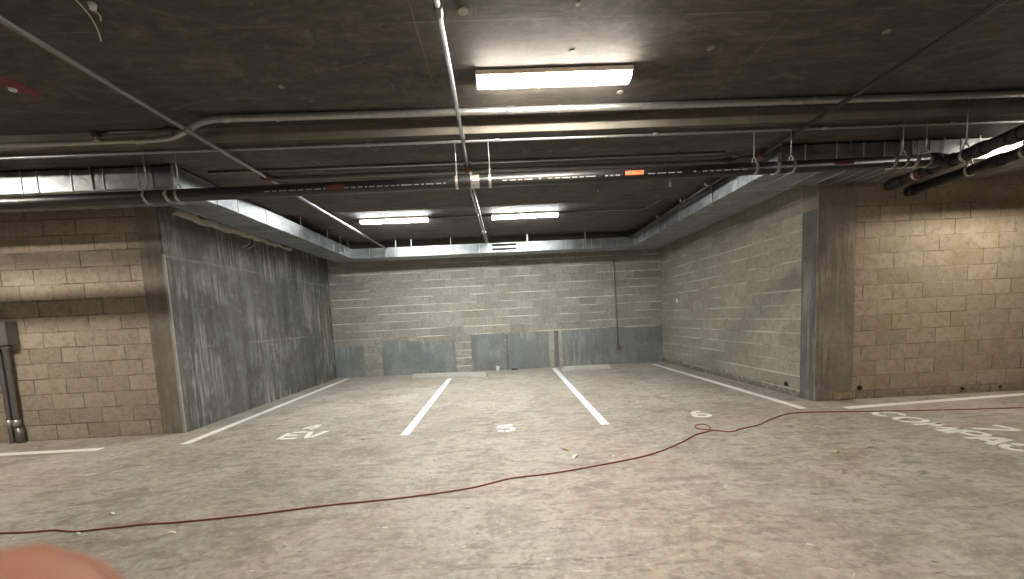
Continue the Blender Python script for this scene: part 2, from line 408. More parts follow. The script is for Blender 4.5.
light_fixture('lit strip light under the beam close to the compact stall wall, out of frame', 6.18, 3.99, M['lens_soft'], 0, 3.067)
light_fixture('lit strip light directly behind the viewpoint', .4, -1.9, M['lens_warm'])

# ------------------------------------------------------------------ air duct
ZB, ZT = 2.83, 3.045
duct = thing('air_duct', 'galvanised rectangular air duct wrapping round the bay under the ceiling', 'air duct')
LX0, LX1 = -3.29, -3.84      # inner / outer side of the run along the dark wall
RX0, RX1 = 3.10, 3.88
FY0, FY1 = 4.19, 4.78        # front run towards the electrical box
GY0, GY1 = 4.27, 4.99        # front run over the compact stall
BY0, BY1 = 8.93, 9.42
def duct_box(x0, x1, y0, y1):
    b = new(); bx(b, x0, x1, y0, y1, ZB, ZT, .006); return obj('duct_run', b, M['galv'], duct)
d1 = duct_box(-8.9, LX0, FY0, FY1)
d2 = duct_box(LX1, LX0, FY1+.001, BY1)
d3 = duct_box(LX0+.001, RX0-.001, BY0, BY1)
d4 = duct_box(RX0, RX1, GY1+.001, BY1)
d5 = duct_box(RX0, 8.9, GY0, GY1)
def seam_y(x, y0, y1, par, p=.010, w=.018, n='duct_seam'):   # seam on a face looking to -Y
    b = new(); bx(b, x-w/2, x+w/2, y0-p, y1+.0, ZB-p, ZT+.004, .002); obj(n, b, M['seam'], par)
def seam_x(y, x0, x1, par, p=.010, w=.018):
    b = new(); bx(b, min(x0,x1)-p, max(x0,x1)+p, y-w/2, y+w/2, ZB-p, ZT+.004, .002); obj('duct_seam', b, M['seam'], par)
for x in (-4.82,-4.66,-4.32,-4.00,-3.66,-5.3,-5.9): seam_y(x, FY0, FY1, d1, .006, .010)
seam_y(LX0-.012, FY0, FY1, d1, .008, .020)
for y in (5.15,5.75,6.15,6.75,7.35,7.95,8.25,8.50,8.72): seam_x(y, LX1+.01, LX0, d2, .006, .010)
for x in (-2.9,-2.55,-2.25,-1.85,-1.45,-.95,-.42,-.20,.52,.95,1.55,1.95,2.15,2.35,2.75): seam_y(x, BY0, BY1, d3, .006, .010)
for y in (4.75,5.10,5.62,5.72,6.1,6.6,7.2,7.5,8.1,8.35,8.55,8.75): seam_x(y, RX0, RX1-.01, d4, .006, .010)
for x in (3.40,3.75,4.05,4.28,4.47,4.60,4.80,5.15,5.6,6.2): seam_y(x, GY0, GY1, d5, .006, .010)
# supply grille on the back run
b = new()
gx0, gx1, gz0, gz1 = -.15, .44, 2.850, 3.035
bx(b, gx0, gx1, BY0-.016, BY0-.006, gz0, gz0+.022); bx(b, gx0, gx1, BY0-.016, BY0-.006, gz1-.022, gz1)
bx(b, gx0, gx0+.022, BY0-.016, BY0-.006, gz0+.022, gz1-.022); bx(b, gx1-.022, gx1, BY0-.016, BY0-.006, gz0+.022, gz1-.022)
gr = obj('supply_grille', b, M['galv'], d3)
b = new(); bx(b, gx0+.02, gx1-.02, BY0-.009, BY0-.006, gz0+.02, gz1-.02); obj('grille_back', b, M['hole'], gr)
for z in (2.943,):
    b = new(); bx(b, gx0+.022, gx1-.022, BY0-.018, BY0-.009, z-.022, z+.022, .002); obj('louver', b, M['strap'], gr)
# hanger straps from slab to duct
def strap(x, y, par, w=.03, top=H, axis='x'):
    b = new()
    if axis == 'x': bx(b, x-w/2, x+w/2, y-.003, y, ZB+.02, top)
    else: bx(b, x-.003, x, y-w/2, y+w/2, ZB+.02, top)
    obj('hanger_strap', b, M['strap'], par)
for x in (-2.3,-1.95,-1.06,.68,2.0): strap(x, BY0-.007, d3, .022 if x != .68 else .03)
for y in (6.7,7.7,8.3,8.7): strap(LX0+.010, y, d2, .022, H, 'y')
for x, w in ((-4.12,.018),(-3.52,.014),(-3.30,.014)): strap(x, FY0-.007, d1, w, 3.067)
for x in (3.12,3.9,4.45,4.95,5.35): strap(x, GY0-.007, d5, .014, 3.067)
for y in (5.6,): strap(RX0-.008, y, d4, .05, 3.067, 'y')
rebase(duct)

# mineral wool packed along the outer edge of the duct on the dark wall side
b = new()
pts = []; rr = []
for i in range(34):
    y = 4.95+2.6*i/33
    pts.append((-3.945+random.uniform(-.02,.02), y, 2.83+random.uniform(-.015,.015))); rr.append(.055+random.uniform(-.018,.022)-(0 if i < 18 else .0014*(i-18)))
tube(b, pts, rr, 12)
tag(obj('fireproofing_strip', b, M['wool']), 'lumpy pale fireproofing packed between duct underside and dark concrete wall', 'insulation')
b = new()
for k in range(2):
    tube(b, [(XL+.012, 6.78+.12*k, 2.98), (XL+.05, 6.86+.13*k, 2.90), (XL+.06, 6.84+.13*k, 2.80), (XL+.02, 6.70+.13*k, 2.72)], .006, 6)
bx(b, XL, XL+.02, 6.76, 6.92, 2.965, 2.995)
tag(obj('wire_loop', b, M['wire']), 'two thin pale wire tails hanging high on the dark concrete wall', 'wire')

# ------------------------------------------------------------------ pipes and conduits
def pipe_thing(name, label, cat, pts, r, mat, seg=16, group=None):
    t = thing(name, label, cat, group)
    b = new(); tube(b, pts, r, seg); obj('pipe', b, mat, t); return t
def coupling(par, c, axis, r, w, mat, name='coupling'):
    b = new(); d = {'x':Vector((1,0,0)),'y':Vector((0,1,0)),'z':Vector((0,0,1))}[axis]; c = Vector(c)
    tube(b, [c-d*w/2, c-d*w*.38, c-d*w*.3, c+d*w*.3, c+d*w*.38, c+d*w/2], [r*.92, r, r*1.06, r*1.06, r, r*.92], 16)
    return obj(name, b, mat, par)
def saddle(par, x, y, z, r, up, axis='x'):
    b = new(); shell(b, (x,y,z), axis, r+.0005, r+.004, .022, 20)
    bx(b, x-.011, x+.011, y-.003, y+.003, z+r, up); bx(b, x-.012, x+.012, y-r-.012, y-r+.002, z-.008, z+.012)
    obj('pipe_strap', b, M['strap'], par)

# main black drain line
PZ = lambda x: 2.668+.0065*x
PY_, PR = 3.90, .058
dp = thing('drain_pipe', 'long black drain pipe crossing the whole view below the dropped beam', 'pipe')
main = new(); tube(main, [(-8.8,PY_,PZ(-8.8)),(-4,PY_,PZ(-4)),(0,PY_,PZ(0)),(4.42,PY_,PZ(4.42))], PR, 28)
coupling(dp, (4.40,PY_,PZ(4.4)), 'x', .068, .12, M['abs'])
# shielded joint
b = new(); shell(b, (-.19,PY_,PZ(-.19)), 'x', PR+.0005, PR+.004, .085, 28)
for dx in (-.028, .028): shell(b, (-.19+dx,PY_,PZ(-.19)), 'x', PR+.004, PR+.007, .014, 28)
for dx in (-.028, .028): bx(b, -.19+dx-.008, -.19+dx+.008, PY_-PR-.018, PY_-PR-.003, PZ(-.19)-.015, PZ(-.19)+.010)
obj('band_clamp', b, M['strap'], dp)
def wrap(x0, x1, a0, a1, mat, name, r=PR+.0009, par=dp):
    """thin label bent round the pipe: angle 0 = facing -Y, positive = down"""
    b = new(); n = 6; G = []
    for j in range(2):
        x = x0 if j == 0 else x1
        G.append([(b.verts.new((x, PY_-math.cos(a0+(a1-a0)*k/n)*r, PZ(x)-math.sin(a0+(a1-a0)*k/n)*r)), b.verts.new((x, PY_-math.cos(a0+(a1-a0)*k/n)*(r-.0007), PZ(x)-math.sin(a0+(a1-a0)*k/n)*(r-.0007)))) for k in range(n+1)])
    for k in range(n):
        b.faces.new((G[0][k][0], G[1][k][0], G[1][k+1][0], G[0][k+1][0]))
        b.faces.new((G[0][k][1], G[0][k+1][1], G[1][k+1][1], G[1][k][1]))
    for j in range(2):
        for k in range(n): b.faces.new((G[j][k][0], G[j][k+1][0], G[j][k+1][1], G[j][k][1]))
    for k in (0, n): b.faces.new((G[0][k][0], G[0][k][1], G[1][k][1], G[1][k][0]))
    return b
bands = new()
def dash(x0, x1, a0=.10, a1=.36):
    merge(bands, wrap(x0, x1, a0+.12, a1+.04, None, ''))
rnd = random.Random(3)
def run_print(x0, x1, big):
    x = x0
    while x < x1:
        w = rnd.uniform(.012, .030) if not big else rnd.uniform(.020, .040)
        n = rnd.choice((2, 3, 3, 4))
        for i in range(n):
            if x+w > x1: break
            dash(x, x+w*.72, .14, .38); x += w*.86
        x += .022 if not big else .03
def bird(x):   # the little winged maker's mark between print runs
    for dx, a, e in ((-.05,.34,.40),(-.035,.28,.36),(-.02,.22,.34),(-.006,.06,.44),(.010,.22,.34),(.025,.28,.36),(.040,.34,.40)): dash(x+dx, x+dx+.013, a, e)
run_print(.08, .38, False); bird(.44); run_print(.52, 1.02, False); run_print(1.08, 1.24, False)
run_print(1.50, 1.86, False); bird(1.96); run_print(2.04, 2.50, False)
run_print(-2.2, -.45, False)
for f in bands.faces: f.material_index = 1
n_main = len(main.faces); merge(main, bands)
o = obj('pipe', main, M['abs'], dp); o.data.materials.append(M['print'])
obj('pipe_label', wrap(1.275, 1.455, -.28, .42, None, '', PR+.0014), M['orange'], dp, label='bright orange label')
obj('pipe_label', wrap(-1.62, -1.44, -.20, .45, None, '', PR+.0014), M['red'], dp, label='dull red label')
obj('pipe_label', wrap(3.35, 3.55, -.2, .3, None, '', PR+.0014), M['red'], dp, label='dull red label')
rebase(dp)

def hanger(label, x, top=3.067, y=PY_, z=None, axis='x', r=PR, tilt=.0):
    z = PZ(x) if z is None else z
    t = thing('pipe_hanger', label, 'pipe hanger', 'hangers carrying the black drain pipes')
    b = new(); tube(b, [(x,y,z+r+.045),(x,y,top)], .0055, 8); obj('rod', b, M['rod'], t)
    b = new(); shell(b, (x,y,z), axis, r+.001, r+.005, .024, 26); obj('ring', b, M['strap'], t)
    b = new()
    if axis == 'x':
        tube(b, [(x,y-.030,z+r-.006),(x,y-.026,z+r+.026),(x,y-.010,z+r+.046),(x,y+.010,z+r+.046),(x,y+.026,z+r+.026),(x,y+.030,z+r-.006)], .006, 8)
    else:
        tube(b, [(x-.030,y,z+r-.006),(x-.026,y,z+r+.026),(x-.010,y,z+r+.046),(x+.010,y,z+r+.046),(x+.026,y,z+r+.026),(x+.030,y,z+r-.006)], .006, 8)
    tube(b, [(x,y,z+r+.040),(x,y,z+r+.056)], .012, 6)
    obj('yoke', b, M['strap'], t)
    rebase(t); return t
for x, l in ((-3.33,'first pipe hanger from the electrical box end, before the duct corner'),
             (-3.03,'pipe hanger just beside the duct corner near the dark concrete wall'),
             (-.367,'pipe hanger on the near side of the silver band clamp, toward the dark wall'),
             (-.044,'pipe hanger between the silver band clamp and the white pipe print'),
             (2.585,'pipe hanger where the dark branch pipe meets the black drain pipe'),
             (2.96,'pipe hanger just past the bay duct corner on the compact stall side'),
             (4.10,'pipe hanger with a ring near the capped pipe end, third from the wye'),
             (4.52,'pipe hanger at the wye where the black pipes meet')):
    hanger(l, x if x < 4.5 else 4.34)
for x in (-3.12, 2.80, 3.98, 4.20):
    b = new(); shell(b, (x,PY_,PZ(x)), 'x', PR+.001, PR+.006, .03, 26); bx(b, x-.012, x+.012, PY_-PR-.016, PY_-PR-.002, PZ(x)-.012, PZ(x)+.012)
    l = {-3.12:'silver clamp on the black pipe between the two hangers by the duct corner', 2.80:'silver clamp on the black pipe under the bay duct corner',
         3.98:'silver clamp on the black pipe, first before the wye fitting', 4.20:'silver clamp on the black pipe, between the ring hanger and wye'}[x]
    tag(obj('pipe_clamp', b, M['strap']), l, 'pipe clamp', 'clamps on the black drain pipe')

# two shorter black pipes running back beneath the duct
def short_drain(name, label, x0, y0, z0, x1, y1, z1, cap):
    t = thing(name, label, 'pipe')
    b = new(); tube(b, [(x0,y0,z0),(x1,y1,z1)], .056, 24); obj('pipe', b, M['abs_short'], t)
    return t
sp1 = short_drain('drain_pipe', 'short black drain pipe ending in a square plugged cap under the duct', 4.46, 2.9, 2.69, 4.67, 4.50, 2.675, True)
b = new(); tube(b, [(4.657,4.40,2.675),(4.67,4.50,2.675),(4.676,4.56,2.673),(4.680,4.60,2.672)], [.058,.068,.068,.060], 20); bx(b, 4.655, 4.71, 4.60, 4.63, 2.645, 2.70); 
obj('end_cap', b, M['abs_short'], sp1)
for y in (3.34, 3.62, 3.90, 4.12):
    b = new(); tube(b, [(4.454+.21*(y-2.9)/1.6, y-.045, 2.683),(4.466+.21*(y-2.9)/1.6, y+.045, 2.682)], .066, 20); obj('coupling', b, M['abs_short'], sp1)
b = new(); tube(b, [(4.625,4.16,2.678),(4.648,4.33,2.677)], .0575, 20); obj('pipe_label', b, M['dull_red'], sp1, label='dull red wrap')
b = new(); tube(b, [(4.58,3.90,2.685),(4.50,3.90,PZ(4.5)),(4.43,3.90,PZ(4.43))], .060, 20); obj('wye_branch', b, M['abs_short'], sp1)
rebase(sp1)
sp2 = short_drain('drain_pipe', 'thinner looking black drain pipe beside the wall of the compact stall', 5.04, 2.9, 2.69, 5.242, 4.86, 2.68, True)
b = new(); tube(b, [(5.236,4.80,2.68),(5.246,4.90,2.68)], [.066,.064], 20); obj('coupling', b, M['abs_short'], sp2)
for y in (3.55, 3.95): 
    b = new(); x = 5.04+.202*(y-2.9)/1.96; tube(b, [(x-.004,y-.045,2.685),(x+.004,y+.045,2.685)], .065, 20); obj('coupling', b, M['abs_short'], sp2)
rebase(sp2)
for x, y, l in ((4.57,3.75,'pipe hanger on the capped black pipe, over bright duct metal'),(4.637,4.25,'pipe hanger on the capped black pipe at its red wrap'),
                (4.50,3.20,'pipe hanger on the capped black pipe close to the frame edge')):
    hanger(l, x, 3.067 if y > 3.8 else H, y, 2.682, 'y', .058)
for x, y, l in ((5.125,3.72,'pipe hanger on the lower black pipe, over bright duct metal'),(5.174,4.20,'pipe hanger on the lower black pipe under the duct'),(5.087,3.35,'pipe hanger on the lower black pipe close to the frame edge')):
    hanger(l, x, ZB if y > 4.19 else (3.067 if y > 3.8 else H), y, 2.684, 'y', .057)

# sprinkler branches (along the depth of the bay) and the cross main
BZ = 3.005
def branch(label, x0, y0, x1, y1, r, mat, couplings, cm):
    t = pipe_thing('sprinkler_pipe', label, 'sprinkler pipe', [(x0,y0,BZ),(x1,y1,BZ)], r, mat)
    for y in couplings:
        x = x0+(x1-x0)*(y-y0)/(y1-y0); coupling(t, (x,y,BZ), 'y', r*1.45, .07, cm)
    return t
s1 = branch('dull steel sprinkler pipe running from the ceiling corner above the electrical box', -2.56, -3.0, -2.50, 8.80, .021, M['steel'], (3.40,), M['steel'])
coupling(s1, (-2.53,4.50,BZ), 'y', .045, .09, M['red'], 'red_tee')
b = new(); tube(b, [(-2.53,3.40,BZ),(-2.62,3.40,BZ),(-3.26,3.42,BZ)], .019, 12); obj('arm', b, M['dark_steel'], s1)
coupling(s1, (-3.28,3.42,BZ), 'x', .030, .05, M['dark_steel'], 'elbow')
coupling(s1, (-2.66,3.40,BZ), 'x', .030, .05, M['dark_steel'], 'elbow')
b = new(); tube(b, [(-3.28,3.42,BZ),(-3.28,3.42,BZ-.04)], [.014,.010], 10); tube(b, [(-3.28,3.42,BZ-.055),(-3.28,3.42,BZ-.058)], .022, 12)
for s in (-1, 1): tube(b, [(-3.28+s*.010,3.42,BZ-.03),(-3.28+s*.015,3.42,BZ-.045),(-3.28+s*.004,3.42,BZ-.056)], .003, 6)
obj('sprinkler_head', b, M['strap'], s1)
rebase(s1)
s2 = branch('silver sprinkler pipe running down the middle of the ceiling to a red valve', -.195, -3.0, -.285, 4.42, .017, M['steel'], (3.72, 2.25), M['steel'])
b = new(); tube(b, [(-.285,4.36,BZ),(-.285,4.44,BZ)], .034, 14); tube(b, [(-.285,4.42,BZ+.02),(-.285,4.42,BZ-.06)], .026, 12); sph(b, (-.285,4.42,BZ-.01), .036)
obj('valve_body', b, M['red'], s2)
b = new(); tube(b, [(-.262,4.40,BZ-.055),(-.262,4.40,BZ-.085)], .018, 8); sph(b, (-.255,4.36,BZ+.035), .016); obj('brass_plug', b, M['strap'], s2, label='bright metal plug')
rebase(s2)
s3 = branch('dark sprinkler pipe slanting across the ceiling above the compact stall side', 2.90, -3.0, 3.00, 4.42, .019, M['dark_steel'], (3.95,), M['dark_steel'])
coupling(s3, (3.0,4.42,BZ), 'y', .042, .10, M['red'], 'red_tee')
b = new(); tube(b, [(3.0,4.42,BZ),(2.80,4.46,BZ),(2.77,4.52,BZ)], .022, 12); obj('elbow', b, M['dark_steel'], s3)
rebase(s3)
# branches inside the bay
b = new(); 
s4 = thing('conduit', 'pair of thin conduits running back along the bay ceiling between its lights', 'conduit')
for dx in (-.018, .018):
    b = new(); tube(b, [(-.300+dx,4.75,BZ+.01),(-.295+dx,5.4,BZ+.01),(-.235+dx,8.92,BZ+.03)], .0125, 10); obj('pipe', b, M['emt'], s4)
b = new(); bx(b, -.31, -.21, 7.7, 7.74, BZ+.0, BZ+.035); tube(b, [(-.262,7.72,BZ+.03),(-.262,7.72,H-.002)], .005, 6); obj('clip', b, M['strap'], s4)
rebase(s4)
s5 = thing('sprinkler_pipe', 'dark sprinkler pipe along the top of the bay duct by the block wall', 'sprinkler pipe')
b = new(); tube(b, [(2.93,4.72,BZ),(2.955,6.0,BZ),(3.00,8.80,BZ)], .026, 14); obj('pipe', b, M['dark_steel'], s5)
for y in (6.05, 6.95, 8.65): 
    x = 2.93+.07*(y-4.72)/4.33; coupling(s5, (x,y,BZ), 'y', .038, .08, M['dark_steel'])
for y in (5.35, 6.10, 7.05):
    x = 2.93+.07*(y-4.72)/4.33
    b = new(); tube(b, [(x,y,BZ),(x-.07,y,BZ+.0)], .012, 8); tube(b, [(x-.07,y,BZ),(x-.075,y,BZ+.05)], [.016,.010], 8); obj('sprinkler_head', b, M['strap'], s5)
rebase(s5)
# cross main + the conduit beside it
cm = pipe_thing('sprinkler_main', 'dark steel pipe crossing behind the black drain pipe between red tees', 'sprinkler pipe', [(-2.46,4.53,BZ-.002),(2.74,4.53,BZ-.002)], .024, M['steel'])
coupling(cm, (2.70,4.53,BZ-.002), 'x', .036, .08, M['dark_steel']); rebase(cm)
c2 = pipe_thing('conduit', 'thin grey conduit hugging the beam just before the steel cross pipe', 'conduit', [(-3.1,4.42,3.05),(2.60,4.42,3.05)], .014, M['emt']); rebase(c2)
# small drops hanging behind the drain pipe
for x, y, z, l in ((1.38,5.29,2.93,'thin hanging rod end below the beam near the orange pipe label'),(2.283,5.12,2.955,'small pale sprinkler head hanging below the beam near the bay duct')):
    t = thing('hanging_sprinkler' if x > 2 else 'threaded_rod', l, 'sprinkler head' if x > 2 else 'rod')
    b = new(); tube(b, [(x,y,z+.02),(x,y,3.067)], .004 if x < 2 else .006, 8); obj('stem', b, M['rod'], t)
    if x > 2:
        b = new(); tube(b, [(x,y,z+.03),(x,y,z+.012),(x,y,z)], [.010,.014,.008], 10); tube(b, [(x,y,z-.016),(x,y,z-.019)], .018, 12)
        for s in (-1, 1): tube(b, [(x+s*.008,y,z+.004),(x+s*.013,y,z-.008),(x,y,z-.017)], .003, 6)
        obj('deflector', b, M['white'], t)
    rebase(t)

# big conduit with the offset bend
cr = .029
def smooth(pts, n=6):
    P = [Vector(p) for p in pts]; out = []
    for i in range(len(P)-1):
        p0 = P[max(i-1,0)]; p1 = P[i]; p2 = P[i+1]; p3 = P[min(i+2,len(P)-1)]
        for k in range(n):
            t = k/n
            out.append(.5*((2*p1)+(-p0+p2)*t+(2*p0-5*p1+4*p2-p3)*t*t+(-p0+3*p1-3*p2+p3)*t*t*t))
    out.append(P[-1]); return out
zc = H-.034
path = [(8.8,3.64,zc),(4,3.62,zc),(0,3.60,zc),(-2.28,3.57,zc)]+smooth([(-2.34,3.57,zc),(-2.44,3.57,zc-.006),(-2.54,3.56,zc-.035),(-2.66,3.56,zc-.095),(-2.76,3.555,zc-.142),(-2.88,3.55,zc-.162),(-2.98,3.55,zc-.166)], 4)+[(-5,3.55,zc-.166),(-8.8,3.55,zc-.168)]
p1 = thing('conduit', 'thick silver conduit in front of the beam, kinking down over the dull pipe', 'conduit')
b = new(); tube(b, path, [cr if p[0] > -2.5 else max(.021, cr-.018*(-2.5-p[0])) for p in path], 18); obj('pipe', b, M['emt'], p1)
for x in (.18, -2.31): coupling(p1, (x,3.60 if x > 0 else 3.57,zc), 'x', cr*1.06, .09, M['emt'])
coupling(p1, (-3.05,3.55,zc-.166), 'x', .026, .09, M['emt'])
for x, y in ((-1.87,3.58),(.61,3.603),(2.94,3.613)): saddle(p1, x, y, zc, cr, H-.002)
rebase(p1)
# thin conduit fixed to the beam
p5 = thing('conduit', 'thin bright conduit fixed under the front edge of the dropped beam', 'conduit')
b = new(); tube(b, [(-8.8,3.90,3.045),(-2.7,3.885,3.046),(.7,3.90,3.046),(3.4,3.90,3.046),(8.8,3.91,3.046)], .0125, 12); obj('pipe', b, M['emt'], p5)
for x in (-5.2,-3.9,-2.55,-1.2,.05,1.6,3.3,4.6): coupling(p5, (x,3.893,3.046), 'x', .0165, .05, M['emt'])
rebase(p5)
# small conduits linking the bay lights
lc = thing('conduit', 'thin conduit linking the two bay lights and bending toward the block wall', 'conduit')
b = new(); tube(b, [(-1.21,7.14,3.188),(-.09,7.15,3.188)], .010, 8); obj('pipe', b, M['steel'], lc)
b = new(); tube(b, [(1.13,7.15,3.188),(2.62,7.155,3.188),(2.70,7.10,3.188),(2.80,6.50,3.188),(2.83,6.3,3.188)], .010, 8); obj('pipe', b, M['steel'], lc)
b = new(); tube(b, [(-2.42,7.14,3.188),(-3.1,7.74,3.188),(-3.9,7.74,3.188)], .010, 8); obj('pipe', b, M['steel'], lc)
rebase(lc)

# dangling wire at the top corner
b = new()
tube(b, smooth([(-2.26,2.30,3.195),(-2.225,2.33,3.15),(-2.20,2.355,3.10),(-2.185,2.37,3.04),(-2.185,2.38,2.99)], 5), .0035, 6)
tube(b, [(-2.215,2.39,3.20),(-2.215,2.39,3.165)], [.020,.014], 8)
tube(b, smooth([(-2.215,2.39,3.17),(-2.19,2.40,3.14),(-2.20,2.41,3.12)], 4), .004, 6)
tag(obj('hanging_wire', b, M['wire']), 'thin grey wire dangling from a small anchor near the top frame edge', 'wire')
# red ring painted on the slab with a pale plug inside
t = thing('painted_ring', 'faded red ring painted on the ceiling around a pale plug', 'ceiling mark')
b = new(); shell(b, (-3.62,3.10,H-.0015), 'z', .085, .20, .003, 30, -1.15, .85); obj('ring', b, M['paint_red'], t)
b = new(); tube(b, [(-3.55,3.12,H-.018),(-3.55,3.12,H)], [.020,.026], 10); obj('plug', b, M['white'], t, label='pale round plug')
rebase(t)

# ------------------------------------------------------------------ things on the walls
# electrical box and its conduits
t = thing('electrical_box', 'grey electrical box with two conduits down the tan block wall', 'electrical box')
b = new(); bx(b, -6.56, -6.262, YL-.13, YL-.002, 1.285, 1.585, .006); obj('enclosure', b, M['grey_box'], t)
b = new(); bx(b, -6.60, -6.405, YL-.150, YL-.131, 1.275, 1.595, .008); obj('door', b, M['box_face'], t)
for z in (1.33, 1.40, 1.47, 1.54):
    b = new(); bx(b, -6.405, -6.385, YL-.146, YL-.131, z-.018, z+.018, .003); obj('latch', b, M['box_face'], t)
for x, r in ((-6.475,.028),(-6.385,.030)):
    b = new(); tube(b, smooth([(x,YL-.06,1.285),(x,YL-.06,1.22),(x-.004,YL-.055,1.10),(x-.01,YL-.05,.6),(x-.02,YL-.05,.15),(x-.02,YL-.05,.0)], 4), r, 16); cd = obj('conduit', b, M['steel'], t)
    b = new(); tube(b, [(x,YL-.06,1.235),(x,YL-.06,1.285)], [r*1.2, r*1.5], 14); obj('hub', b, M['strap'], cd)
    b = new(); tube(b, [(x-.018,YL-.05,.22),(x-.018,YL-.05,.31)], r*1.25, 16); obj('coupling', b, M['strap'], cd)
b = new(); tube(b, [(-6.365-.02,YL-.05,.0),(-6.365-.02,YL-.05,.2)], .040, 16); obj('sleeve', b, M['steel'], t)
b = new(); tube(b, smooth([(-6.53,YL-.06,1.285),(-6.53,YL-.06,1.16),(-6.52,YL-.06,.86),(-6.56,YL-.06,.77),(-6.68,YL-.06,.74),(-7.2,YL-.06,.74)], 5), .016, 12); obj('conduit', b, M['steel'], t)
b = new(); tube(b, [(-6.49,YL-.06,1.585),(-6.49,YL-.06,1.63),(-6.49,YL-.06,1.67)], [.03,.026,.022], 12); obj('connector', b, M['red'], t, label='dark red connector')
rebase(t)
# conduit with small box on the back wall
t = thing('outlet_box', 'small outlet box hanging on a thin wire conduit on the back wall', 'outlet box')
b = new(); tube(b, [(2.925,YB-.018,2.70),(2.930,YB-.018,2.55)], .016, 10); tube(b, [(2.930,YB-.018,2.60),(2.955,YB-.018,1.9),(2.985,YB-.030,.95),(2.995,YB-.030,.50)], .013, 10); obj('conduit', b, M['steel'], t)
b = new(); tube(b, [(2.938,YB-.018,2.10),(2.925,YB-.018,2.65)], .0155, 10); obj('sleeve', b, M['box_face'], t)
b = new(); bx(b, 2.94, 3.05, YB-.075, YB-.02, .385, .49, .012); obj('enclosure', b, M['grey_box'], t)
b = new(); tube(b, [(2.995,YB-.080,.455),(2.995,YB-.068,.455)], .032, 14); obj('cover', b, M['steel'], t)
b = new(); tube(b, [(3.05,YB-.045,.47),(3.13,YB-.045,.52)], .010, 8); obj('cable_stub', b, M['wire'], t)
rebase(t)
# short weep tubes at the foot of the block walls
def weep(label, c, axis, r=.03):
    d = Vector((-1,0,0)) if axis == 'x' else Vector((0,-1,0)); c = Vector(c)
    t = thing('weep_tube', label, 'drain hole', 'weep holes along the foot of the block walls')
    b = new(); shell(b, c+d*.004, axis, r*.72, r, .020, 16); obj('rim', b, M['dark_steel'], t)
    b = new(); tube(b, [c-d*.002, c+d*.004], r*.73, 16); obj('opening', b, M['hole'], t)
    rebase(t)
weep('dark weep hole low on the bay side wall just before the grey corner strip', (XR,5.53,.157), 'x', .035)
weep('dark round weep hole at the block wall edge beside the brown pier', (4.795,YR+.012,.155), 'y', .034)
weep('small dark weep hole mid-way along the compact stall wall', (6.235,YR+.012,.072), 'y', .020)
weep('small dark weep hole near the frame edge of the compact stall wall', (6.77,YR+.012,.066), 'y', .018)
b = new(); bx(b, XR-.02, XR, 9.02, 9.08, 1.51, 1.60, .004); bx(b, XR-.024, XR-.018, 9.035, 9.065, 1.53, 1.58)
tag(obj('wall_plate', b, M['white']), 'small white plate on the bay side wall near the back corner', 'wall plate')
# broken mortar at the pier foot
b = new()
for i in range(9):
    x = 4.42+.034*i; bx(b, x, x+.028, YR-.012-.006*random.random(), YR+.002, .012, .10+.02*random.random(), .006)
tag(obj('patch_strip', b, flat('yellow_mortar', (.42,.33,.20), .9, 0, .3, 18)), 'row of yellowish mortar dabs at the foot of the brown pier', 'mortar patch')

# ------------------------------------------------------------------ paint on the floor
ZP = .0022
def stripe(label, pts, mat, group='parking stall lines'):
    b = new(); prism(b, pts, .0002, ZP)
    tag(obj('parking_line', b, mat), label, 'parking line', group)
def sline(label, x0, y0, x1, y1, w, mat):
    d = Vector((x1-x0, y1-y0)).normalized(); n = Vector((-d.y, d.x))*w/2
    stripe(label, [(x0-n.x,y0-n.y),(x0+n.x,y0+n.y),(x1+n.x,y1+n.y),(x1-n.x,y1-n.y)][::-1], mat)
sline('white stall line along the foot of the dark concrete wall', -3.885, 4.62, -3.945, 9.72, .11, M['paint'])
sline('white stall line between the spaces numbered 4 and 5', -1.215, 4.50, -1.262, 8.86, .105, M['paint_blue'])
sline('white stall line between the spaces numbered 5 and 6', 1.178, 4.47, 1.275, 9.70, .105, M['paint_blue'])
sline('white stall line along the foot of the bay block wall', 3.775, 4.69, 3.760, 9.55, .11, M['paint'])
sline('white stall line below the electrical box', -4.85, 4.605, -8.8, 4.62, .105, M['paint'])
sline('white stall line beside the word COMPACT', 4.25, 4.625, 8.7, 4.95, .105, M['paint'])

